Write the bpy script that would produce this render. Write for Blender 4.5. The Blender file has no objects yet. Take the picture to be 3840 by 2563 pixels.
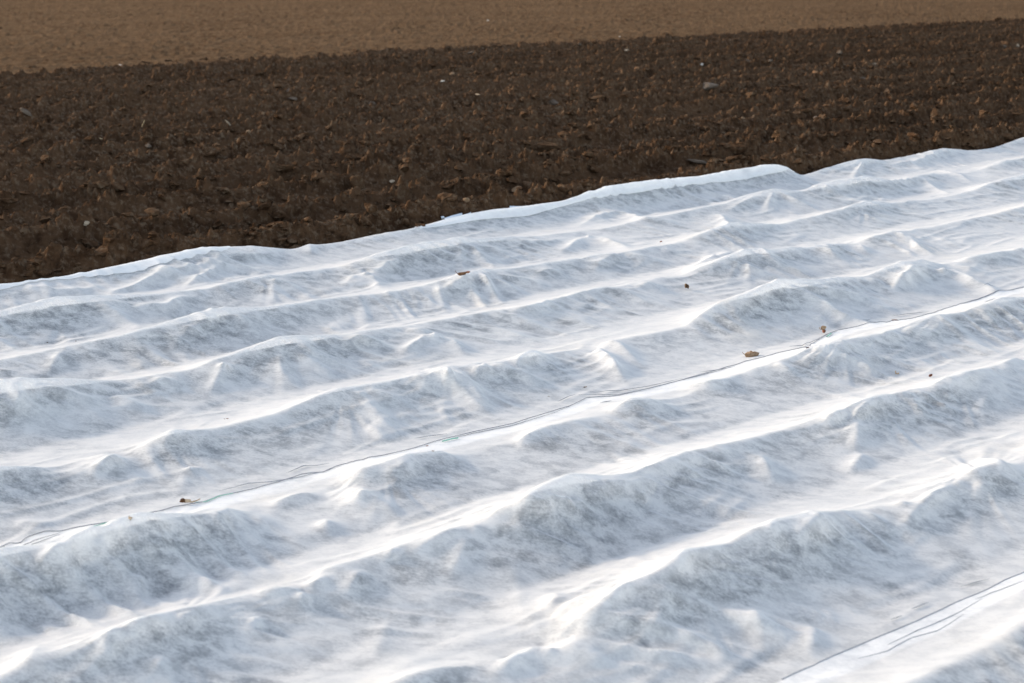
import bpy, math, random
import numpy as np
from mathutils import Vector

random.seed(7)
RNG = np.random.default_rng(11)
S = bpy.context.scene
COL = bpy.context.collection
R = math.radians

# ------------------------------------------------------------------ camera, sky, sun, exposure
CAM_H = 1.78                     # eye height above the furrow floors
FPX = 50 / 36 * 3840             # focal length in photo pixels
PITCH = math.atan2(1281.5 + 188, FPX)
cam = bpy.data.cameras.new('camera')
cam.lens = 50; cam.sensor_width = 36; cam.clip_start = 0.1; cam.clip_end = 3000
cam.dof.use_dof = True; cam.dof.focus_distance = 6.3; cam.dof.aperture_fstop = 4.2
cam_o = bpy.data.objects.new('camera', cam); COL.objects.link(cam_o)
cam_o.location = (0, 0, CAM_H); cam_o.rotation_euler = (math.pi / 2 - PITCH, 0, 0)
S.camera = cam_o

SUN_EL, SUN_AZ = R(20), R(-68)   # low sun to the left and a little ahead of the view
w = bpy.data.worlds.new('World'); S.world = w; w.use_nodes = True
sky = w.node_tree.nodes.new('ShaderNodeTexSky'); sky.sky_type = 'NISHITA'; sky.sun_disc = False
sky.sun_elevation = SUN_EL; sky.sun_rotation = SUN_AZ
sky.air_density = 1.0; sky.dust_density = 1.2; sky.ozone_density = 0.0
hs = w.node_tree.nodes.new('ShaderNodeHueSaturation'); hs.inputs['Saturation'].default_value = 0.62      # thin veil of cloud: paler than a clear sky
w.node_tree.links.new(sky.outputs[0], hs.inputs['Color']); w.node_tree.links.new(hs.outputs[0], w.node_tree.nodes['Background'].inputs[0])
w.node_tree.nodes['Background'].inputs[1].default_value = 0.15
sun = bpy.data.lights.new('sun', 'SUN'); sun.energy = 1.05; sun.angle = R(4); sun.color = (1.0, 0.80, 0.58)
sun_o = bpy.data.objects.new('sun', sun); COL.objects.link(sun_o)
sd = Vector((math.sin(SUN_AZ) * math.cos(SUN_EL), math.cos(SUN_AZ) * math.cos(SUN_EL), math.sin(SUN_EL)))
sun_o.rotation_euler = sd.to_track_quat('Z', 'Y').to_euler()
S.view_settings.view_transform = 'Standard'; S.view_settings.look = 'None'
S.view_settings.exposure = 1.86; S.view_settings.gamma = 1.0
S.render.engine = 'CYCLES'
S.cycles.transparent_max_bounces = 8; S.cycles.max_bounces = 8; S.cycles.use_denoising = True

# ------------------------------------------------------------------ field coordinates: u along the rows, v across them (away from the camera)
ROW = math.atan2(6872 * math.cos(PITCH), FPX)
UD = np.array([math.sin(ROW), math.cos(ROW)]); VD = np.array([-math.cos(ROW), math.sin(ROW)])
def uv2xy(u, v): return u * UD[0] + v * VD[0], u * UD[1] + v * VD[1]
CP, SP = math.cos(PITCH), math.sin(PITCH)
def ray(px, py):                 # direction of a photo pixel, as (du, dv, dz)
    px = np.asarray(px, float); py = np.asarray(py, float)
    x = (px - 1920) / FPX; y = (1281.5 - py) / FPX
    wx, wy, wz = x, CP + y * SP, -SP + y * CP
    return wx * UD[0] + wy * UD[1], wx * VD[0] + wy * VD[1], wz
def on_plane(px, py, z=0.0):
    du, dv, dz = ray(px, py); t = (z - CAM_H) / dz
    return du * t, dv * t, t
def on_surface(px, py, hf, z0=0.05, n=150):      # first meeting of a pixel's line of sight with a height field
    px = np.atleast_1d(np.asarray(px, float)); py = np.atleast_1d(np.asarray(py, float)); du, dv, dz = ray(px, py)
    t = (np.linspace(.32, -.10, n)[:, None] - CAM_H) / dz[None]
    g = CAM_H + t * dz - hf(du * t, dv * t)
    k = np.clip(np.argmax(g < 0, 0), 1, n - 1); c = np.arange(len(px))
    a, b = g[k - 1, c], g[k, c]; f = np.clip(a / (a - b + 1e-9), 0, 1); tt = t[k - 1, c] * (1 - f) + t[k, c] * f
    return du * tt, dv * tt, CAM_H + tt * dz, tt

# ------------------------------------------------------------------ noise on arrays
def _hash(ix, iy, s):
    n = (ix.astype(np.int64) * 374761393 + iy.astype(np.int64) * 668265263 + s * 974634101) & 0x7fffffff
    n = ((n ^ (n >> 13)) * 1274126177) & 0x7fffffff
    n = ((n ^ (n >> 15)) * 1103515245 + 12345) & 0x7fffffff
    return (n ^ (n >> 16)) / 0x7fffffff
def perlin(x, y, s=0):
    x = np.asarray(x, float); y = np.asarray(y, float)
    ix = np.floor(x); iy = np.floor(y); fx = x - ix; fy = y - iy
    def g(dx, dy):
        a = _hash(ix + dx, iy + dy, s) * 2 * math.pi
        return np.cos(a) * (fx - dx) + np.sin(a) * (fy - dy)
    sx = fx * fx * fx * (fx * (fx * 6 - 15) + 10); sy = fy * fy * fy * (fy * (fy * 6 - 15) + 10)
    a = g(0, 0); b = g(1, 0); c = g(0, 1); d = g(1, 1)
    return 1.4 * ((a + (b - a) * sx) * (1 - sy) + (c + (d - c) * sx) * sy)
def fbm(x, y, s=0, octv=4, gain=0.5):
    r = 0; a = 1.0; n = 0
    for k in range(octv):
        r = r + a * perlin(x * 2 ** k + 17.3 * k, y * 2 ** k - 9.1 * k, s + k); n += a; a *= gain
    return r / n
def lumps(x, y, s=0, rmin=0.2, rmax=0.62):   # scattered domes of random size, height in cell units
    ix = np.floor(x); iy = np.floor(y); best = np.zeros(np.shape(x))
    for dx in (-1, 0, 1):
        for dy in (-1, 0, 1):
            cx, cy = ix + dx, iy + dy
            px = cx + _hash(cx, cy, s); py = cy + _hash(cx, cy, s + 1); k = _hash(cx, cy, s + 2)
            r = rmin + (rmax - rmin) * k * k
            d2 = ((x - px) ** 2 + (y - py) ** 2) / (r * r)
            best = np.maximum(best, r * np.sqrt(np.clip(1 - d2, 0, 1)) * (0.5 + 0.5 * _hash(cx, cy, s + 3)))
    return best
def sstep(a, b, x):
    t = np.clip((x - a) / (b - a), 0, 1); return t * t * (3 - 2 * t)

# ------------------------------------------------------------------ object helpers
def link(o, parent=None):
    COL.objects.link(o)
    if parent is not None: o.parent = parent
    return o
def tag(o, label=None, cat=None, group=None, kind=None):
    if label: o['label'] = label
    if cat: o['category'] = cat
    if group: o['group'] = group
    if kind: o['kind'] = kind
    return o
def mesh_np(name, co, faces, mat, smooth=True, parent=None):
    faces = np.asarray(faces, np.int32); n = faces.shape[1]
    me = bpy.data.meshes.new(name)
    me.vertices.add(len(co)); me.vertices.foreach_set('co', np.asarray(co, np.float32).ravel())
    me.loops.add(faces.size); me.loops.foreach_set('vertex_index', faces.ravel())
    me.polygons.add(len(faces))
    me.polygons.foreach_set('loop_start', np.arange(0, faces.size, n, dtype=np.int32))
    me.polygons.foreach_set('use_smooth', np.full(len(faces), smooth, bool))
    me.update(calc_edges=True); me.validate()
    me.materials.append(mat)
    o = bpy.data.objects.new(name, me); link(o, parent)
    return o
def grid_faces(nr, nc):
    i = np.arange((nr - 1) * (nc - 1)); r = i // (nc - 1); c = i % (nc - 1); a = r * nc + c
    return np.stack([a, a + 1, a + nc + 1, a + nc], 1)
def grid_obj(name, U, V, Z, mat, smooth=True, parent=None):
    x, y = uv2xy(U, V)
    return mesh_np(name, np.stack([x.ravel(), y.ravel(), Z.ravel()], 1), grid_faces(*U.shape), mat, smooth, parent)
def ulim(v, m): return 0.344 * v - m, 1.64 * v + m       # the stretch of a row that is looked at, with a margin m

# ------------------------------------------------------------------ materials
class NT:
    def __init__(s, name):
        s.m = bpy.data.materials.new(name); s.m.use_nodes = True; s.t = s.m.node_tree; s.t.nodes.clear()
        s.out = s.n('ShaderNodeOutputMaterial')
    def n(s, typ, **kw):
        x = s.t.nodes.new(typ)
        for k, v in kw.items(): setattr(x, k, v)
        return x
    def l(s, a, b): s.t.links.new(a, b)
    def pos(s, rot=0.0, scale=(1, 1, 1)):
        g = s.n('ShaderNodeNewGeometry'); mp = s.n('ShaderNodeMapping'); m2 = s.n('ShaderNodeMapping')
        mp.inputs['Rotation'].default_value = (0, 0, -rot); m2.inputs['Scale'].default_value = scale   # pattern drawn out along the world angle rot
        s.l(g.outputs['Position'], mp.inputs['Vector']); s.l(mp.outputs[0], m2.inputs['Vector']); return m2.outputs[0]
    def noise(s, vec, scale, detail=4, rough=0.55, dist=0.0):
        x = s.n('ShaderNodeTexNoise'); x.inputs['Scale'].default_value = scale; x.inputs['Detail'].default_value = detail
        x.inputs['Roughness'].default_value = rough; x.inputs['Distortion'].default_value = dist
        s.l(vec, x.inputs['Vector']); return x.outputs['Fac']
    def mr(s, v, a, b, c=0.0, d=1.0, smooth=True):
        x = s.n('ShaderNodeMapRange'); x.interpolation_type = 'SMOOTHSTEP' if smooth else 'LINEAR'
        for k, q in zip((1, 2, 3, 4), (a, b, c, d)): x.inputs[k].default_value = q
        s.l(v, x.inputs[0]); return x.outputs[0]
    def math(s, op, a, b):
        x = s.n('ShaderNodeMath', operation=op)
        for i, q in enumerate((a, b)):
            if isinstance(q, (int, float)): x.inputs[i].default_value = q
            else: s.l(q, x.inputs[i])
        return x.outputs[0]
    def mix(s, f, a, b):
        x = s.n('ShaderNodeMix', data_type='RGBA')
        for i, q in ((0, f), (6, a), (7, b)):
            if isinstance(q, (int, float)): x.inputs[i].default_value = q
            elif isinstance(q, tuple): x.inputs[i].default_value = (*q, 1)
            else: s.l(q, x.inputs[i])
        return x.outputs[2]
    def shmix(s, f, a, b):
        x = s.n('ShaderNodeMixShader')
        if isinstance(f, (int, float)): x.inputs[0].default_value = f
        else: s.l(f, x.inputs[0])
        s.l(a, x.inputs[1]); s.l(b, x.inputs[2]); return x.outputs[0]
    def bump(s, h, strength, dist):
        x = s.n('ShaderNodeBump'); x.inputs['Strength'].default_value = strength; x.inputs['Distance'].default_value = dist
        s.l(h, x.inputs['Height']); return x.outputs[0]

def soil_mat(name, dark, mid, light, bscale=90, bdist=0.01, fine=28.0):
    t = NT(name); p = t.pos()
    c = t.mix(t.mr(t.noise(p, fine * .3, 6, .6), .36, .58), dark, mid)
    c = t.mix(t.mr(t.noise(p, fine, 5, .65), .46, .75), c, light)
    c = t.mix(t.mr(t.noise(p, 0.35, 3), .3, .7, 0, .35), c, tuple(q * 1.25 for q in mid))
    c = t.mix(t.mr(t.noise(t.pos(math.pi / 2 - ROW, (.06, 1, 1)), 2.6, 3), .42, .68, 0, .38), c, dark)    # harrow streaks along the rows
    b = t.n('ShaderNodeBsdfPrincipled'); t.l(c, b.inputs['Base Color']); b.inputs['Roughness'].default_value = 0.95
    b.inputs['Specular IOR Level'].default_value = 0.0
    t.l(t.bump(t.noise(p, bscale, 6, .7), 1.0, bdist), b.inputs['Normal'])
    t.l(b.outputs[0], t.out.inputs[0]); return t.m

def fleece_mat(name, clear=1.0, layers=1):
    t = NT(name)
    pv = t.pos()
    blot = t.noise(t.pos(R(-15), (.62, 1, 1)), 21.0, 5, .6, .4)
    st1 = t.noise(t.pos(R(-6), (.34, 1, 1)), 120.0, 4, .7, .3)
    st2 = t.noise(t.pos(R(-46), (.38, 1, 1)), 120.0, 4, .7, .3)
    sx = t.n('ShaderNodeSeparateXYZ'); t.l(pv, sx.inputs[0])
    side = t.mr(t.math('ADD', sx.outputs[0], t.math('MULTIPLY', t.noise(pv, .8, 2), 2.5)), .6, 2.6)
    streak = t.math('ADD', t.math('MULTIPLY', st1, t.math('SUBTRACT', 1.0, side)), t.math('MULTIPLY', st2, side))
    fib = t.noise(t.pos(R(-28), (.5, 1, 1)), 170.0, 3, .65)
    thin = t.math('ADD', t.math('MULTIPLY', blot, .54), t.math('ADD', t.math('MULTIPLY', streak, .22), t.math('MULTIPLY', fib, .24)))
    thin = t.mr(thin, .39, .67)
    lw = t.n('ShaderNodeLayerWeight'); lw.inputs[0].default_value = .5    # a fibre mat looks denser the flatter one looks along it
    at = t.n('ShaderNodeAttribute'); at.attribute_name = 'touch'
    contact = t.mr(t.math('ADD', at.outputs['Fac'], t.math('MULTIPLY', t.math('SUBTRACT', t.noise(pv, 7.0, 4), .5), 1.1)), .0, .90, .40, .92)
    open_ = t.math('MULTIPLY', t.math('MULTIPLY', t.mr(lw.outputs['Facing'], .40, .86, 1.0, 0.08), contact), t.mr(thin, 0, 1, .12, .62 * clear, False))
    if layers > 1: open_ = t.math('MULTIPLY', open_, .25)
    base = t.mix(t.mr(t.noise(pv, 2.2, 4), .58, .74, 0, .35), (.84, .84, .835), (.82, .77, .69))
    base = t.mix(t.math('MULTIPLY', thin, contact), base, (.60, .625, .66)) if layers == 1 else t.mix(t.math('MULTIPLY', thin, .25), base, (.6, .6, .6))  # earth showing through, put into the colour: blue-grey where thin and close
    d = t.n('ShaderNodeBsdfDiffuse'); tr = t.n('ShaderNodeBsdfTranslucent'); cl = t.n('ShaderNodeBsdfTransparent')
    bp = t.bump(t.math('ADD', streak, t.math('MULTIPLY', fib, .4)), .25, .006)
    bp2 = bp
    for q in (d, tr): t.l(base, q.inputs['Color']); t.l(bp, q.inputs['Normal'])
    t.l(t.shmix(open_, t.shmix(.50 if layers == 1 else .45, d.outputs[0], tr.outputs[0]), cl.outputs[0]), t.out.inputs[0])
    return t.m

def plain_mat(name, a, b, scale=40, rough=.8, transl=0.0):
    t = NT(name); tc = t.n('ShaderNodeTexCoord'); 
    c = t.mix(t.mr(t.noise(tc.outputs['Object'], scale, 5, .6), .35, .65), a, b)
    p = t.n('ShaderNodeBsdfPrincipled'); t.l(c, p.inputs['Base Color']); p.inputs['Roughness'].default_value = rough
    p.inputs['Specular IOR Level'].default_value = .06
    t.l(t.bump(t.noise(tc.outputs['Object'], scale * 2, 5, .65), .5, .004), p.inputs['Normal'])
    o = p.outputs[0]
    if transl:
        tr = t.n('ShaderNodeBsdfTranslucent'); t.l(c, tr.inputs['Color']); o = t.shmix(transl, o, tr.outputs[0])
    t.l(o, t.out.inputs[0]); return t.m

M_PLOUGH = soil_mat('ploughed_soil', (.024, .0128, .0070), (.060, .0345, .0195), (.118, .086, .059))
M_FIELD = soil_mat('harrowed_soil', (.056, .032, .0170), (.104, .0645, .0365), (.150, .099, .060), 40, .03, 15.0)
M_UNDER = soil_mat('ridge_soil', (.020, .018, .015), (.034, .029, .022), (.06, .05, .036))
M_FLEECE = fleece_mat('fleece')
M_HEM = fleece_mat('fleece_folded', .6, 2)
M_SEAM_LINE = plain_mat('seam_line_grey', (.20, .21, .23), (.30, .31, .33), 200)
M_GREEN = plain_mat('thread_green', (.16, .40, .30), (.24, .48, .38), 200)

# ------------------------------------------------------------------ the fleece: crest lines of the covered ridges, read off the photograph
T = {1: (0, 0), 2: (1280, 0), 3: (2560, 0), 4: (0, 860), 5: (1280, 860), 6: (2560, 860), 7: (0, 1703), 8: (1280, 1703), 9: (2560, 1703)}
K = 1280 / 2334
def tp(t, pts):
    a = np.asarray(pts, float).reshape(-1, 2) * K; return a + np.array(T[t])
def poly(*segs): return np.concatenate([tp(t, p) for t, p in segs])
CREST = [
 poly((4, [0,395, 420,340, 900,250, 1350,160, 1700,128, 2000,134, 2110,114, 2334,84]), (2, [720,1522, 1000,1472, 1500,1402, 1880,1303, 2334,1250]),
      (3, [400,1192, 560,1164, 700,1160, 770,1197, 830,1197, 1100,1122, 1240,1094, 1360,1102, 1530,1077, 1770,1022, 1950,1027, 2110,1017, 2334,945])),
 poly((4, [0,580, 200,530, 400,487, 560,487, 820,460, 1100,445, 1400,410, 1600,360, 1820,318, 1900,320, 2100,290, 2334,255]),
      (5, [250,180, 450,130, 700,95, 825,72, 900,75, 1150,60, 1400,40, 1680,5]),
      (3, [0,1450, 300,1390, 620,1305, 800,1312, 930,1272, 1230,1220, 1400,1240, 1690,1190, 1850,1220, 2000,1180, 2334,1080])),
 poly((4, [0,895, 200,855, 450,805, 760,745, 1000,695, 1250,620, 1520,560, 1700,552, 2000,520, 2334,465]),
      (5, [250,440, 560,390, 800,325, 960,290, 1100,285, 1400,235, 1650,200, 1900,165, 2100,125, 2334,85]),
      (3, [300,1545, 700,1530, 950,1470, 1240,1385, 1400,1390, 1800,1350, 2000,1300, 2334,1200])),
 poly((4, [0,1090, 190,1055, 500,1050, 850,1035, 1320,960, 1600,860, 1900,765, 2100,745, 2334,735]),
      (5, [280,685, 500,655, 800,600, 970,575, 1100,560, 1350,510, 1560,460, 1730,415, 1900,390, 2100,350, 2334,310]),
      (6, [150,250, 430,155, 600,155, 850,130, 980,105, 1200,100, 1300,50, 1430,20, 1550,10]), (3, [1800,1530, 2100,1470, 2334,1410])),
 poly((7, [0,100, 250,95, 400,105, 560,55, 700,0]), (4, [850,1545, 1180,1392, 1420,1375, 1950,1250, 2334,1105]),
      (5, [150,1090, 500,1010, 740,950, 980,930, 1240,895, 1460,850, 1740,835, 1830,775, 2000,730, 2334,665]),
      (6, [200,560, 400,480, 640,380, 900,370, 1250,335, 1450,270, 1640,220, 1800,250, 2100,180, 2334,125])),
 poly((7, [0,710, 300,680, 560,610, 730,560, 930,470, 1300,440, 1780,390, 2000,330, 2334,250]),
      (8, [130,115, 300,70, 540,10, 700,15]), (5, [870,1545, 1200,1470, 1400,1350, 1600,1310, 1820,1270, 1940,1190, 2150,1180, 2334,1150]),
      (6, [200,1070, 420,985, 600,930, 860,850, 1100,780, 1390,710, 1500,690, 1720,610, 1900,590, 2180,490, 2334,490])),
 poly((7, [0,1545, 200,1480, 500,1340, 830,1215, 1250,1080, 1500,1040, 1740,990, 2100,900, 2260,790]),
      (8, [60,760, 350,660, 920,515, 1280,320, 1560,190, 1800,200, 1980,180, 2240,65]),
      (6, [700,1380, 980,1300, 1200,1230, 1340,1165, 1600,1120, 1900,1020, 2130,950, 2334,930])),
 poly((8, [500,1530, 900,1440, 1150,1420, 1410,1360, 1700,1080, 2000,920, 2180,830, 2334,710]),
      (9, [300,650, 620,500, 1000,430, 1230,410, 1500,330, 1750,240, 1880,200, 2000,120, 2334,60])),
 poly((9, [1950,1568, 2060,1430, 2200,1240, 2334,1040])),
]
DV = 0.025
def wander(i, u):                # the ridges do not run dead straight
    return 0 * u if i in (0, 8) else .075 * perlin(u * .85, u * 0 + i * 5.3, 161) + .035 * perlin(u * 2.3, u * 0 + i * 3.1, 162)
GU = np.arange(-2.5, 15.5, DV); GV = np.arange(0.3, 8.35, DV)
rows = []
for i, c in enumerate(CREST):
    du, dv, dz = ray(c[:, 0], c[:, 1]); zt = 0.074 if i < 8 else 0.06
    q = dz / dv; vi = (zt - CAM_H) / q.mean()
    vu = np.full(len(q), vi)
    for _ in range(12): vu = vi + wander(i, vu * du / dv)
    z = CAM_H + vu * q; u = vu * du / dv; o = np.argsort(u); u, z = u[o], np.clip(z[o], .018, .20)
    zz = np.interp(GU, u, np.clip(zt + (1.3 if i < 8 else .15) * (z - zt), .015, .2))
    nz = .074 + .035 * fbm(GU * 1.1, GU * 0 + i * 7.7, 5, 3)
    for a, b in ((u[0], -1), (u[-1], 1)):                # beyond the picture the row goes on
        f = sstep(0, .4, (GU - a) * b); zz = zz * (1 - f) + nz * f
    rows.append((vi, zz, u[0], u[-1]))
VS = [r[0] for r in rows]
print('crest v', [round(x, 3) for x in VS])
for k in range(2): rows.append((VS[8] - .64 * (k + 1), .085 + .04 * fbm(GU * 1.1, GU * 0 + 91 + k * 7, 5, 3), 0, 0))
V_EDGE = VS[0]
H = np.zeros((len(GV), len(GU))); fix = np.zeros(H.shape, bool)
vv = sorted([r[0] for r in rows])
for a, b in zip(vv[:-1], vv[1:]):
    m = a + (b - a) * .50
    tro = np.abs(GV - m) < .02
    H[tro] = (.006 * fbm(GU * 2, GU * 0 + m * 10, 3, 2))[None, :]; fix[tro] = True
for n_, (vi, zz, _, _) in enumerate(rows):
    k = np.round((vi + wander(n_, GU) - GV[0]) / DV).astype(int); H[k, np.arange(len(GU))] = zz; fix[k, np.arange(len(GU))] = True
back = GV > V_EDGE + .16
H[back] = -.03; fix[back] = True; fix[0] = True
free = ~fix
for it in range(260):
    A = .25 * (np.roll(H, 1, 0) + np.roll(H, -1, 0) + np.roll(H, 1, 1) + np.roll(H, -1, 1))
    H = np.where(free, A / (1 + .25 * (DV / .20) ** 2), H)

FU = 0.0125
gu = np.arange(GU[0], GU[-1], FU); gv = np.arange(GV[0], GV[-1], FU)
def bil(F, U0, V0, d, u, v):
    x = np.clip((u - U0) / d, 0, F.shape[1] - 1.001); y = np.clip((v - V0) / d, 0, F.shape[0] - 1.001)
    i = x.astype(int); j = y.astype(int); fx = x - i; fy = y - j
    return (F[j, i] * (1 - fx) + F[j, i + 1] * fx) * (1 - fy) + (F[j + 1, i] * (1 - fx) + F[j + 1, i + 1] * fx) * fy
UU, VV = np.meshgrid(gu, gv)
def blur(F, sig):
    fy = np.fft.fftfreq(F.shape[0])[:, None]; fx = np.fft.rfftfreq(F.shape[1])[None, :]
    return np.fft.irfft2(np.fft.rfft2(F) * np.exp(-2 * (math.pi * sig) ** 2 * (fx * fx + fy * fy)), F.shape)
F0 = blur(bil(H, GU[0], GV[0], DV, UU, VV), 1.0)
def base_h(u, v): return bil(F0, gu[0], gv[0], FU, np.asarray(u, float), np.asarray(v, float))

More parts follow.
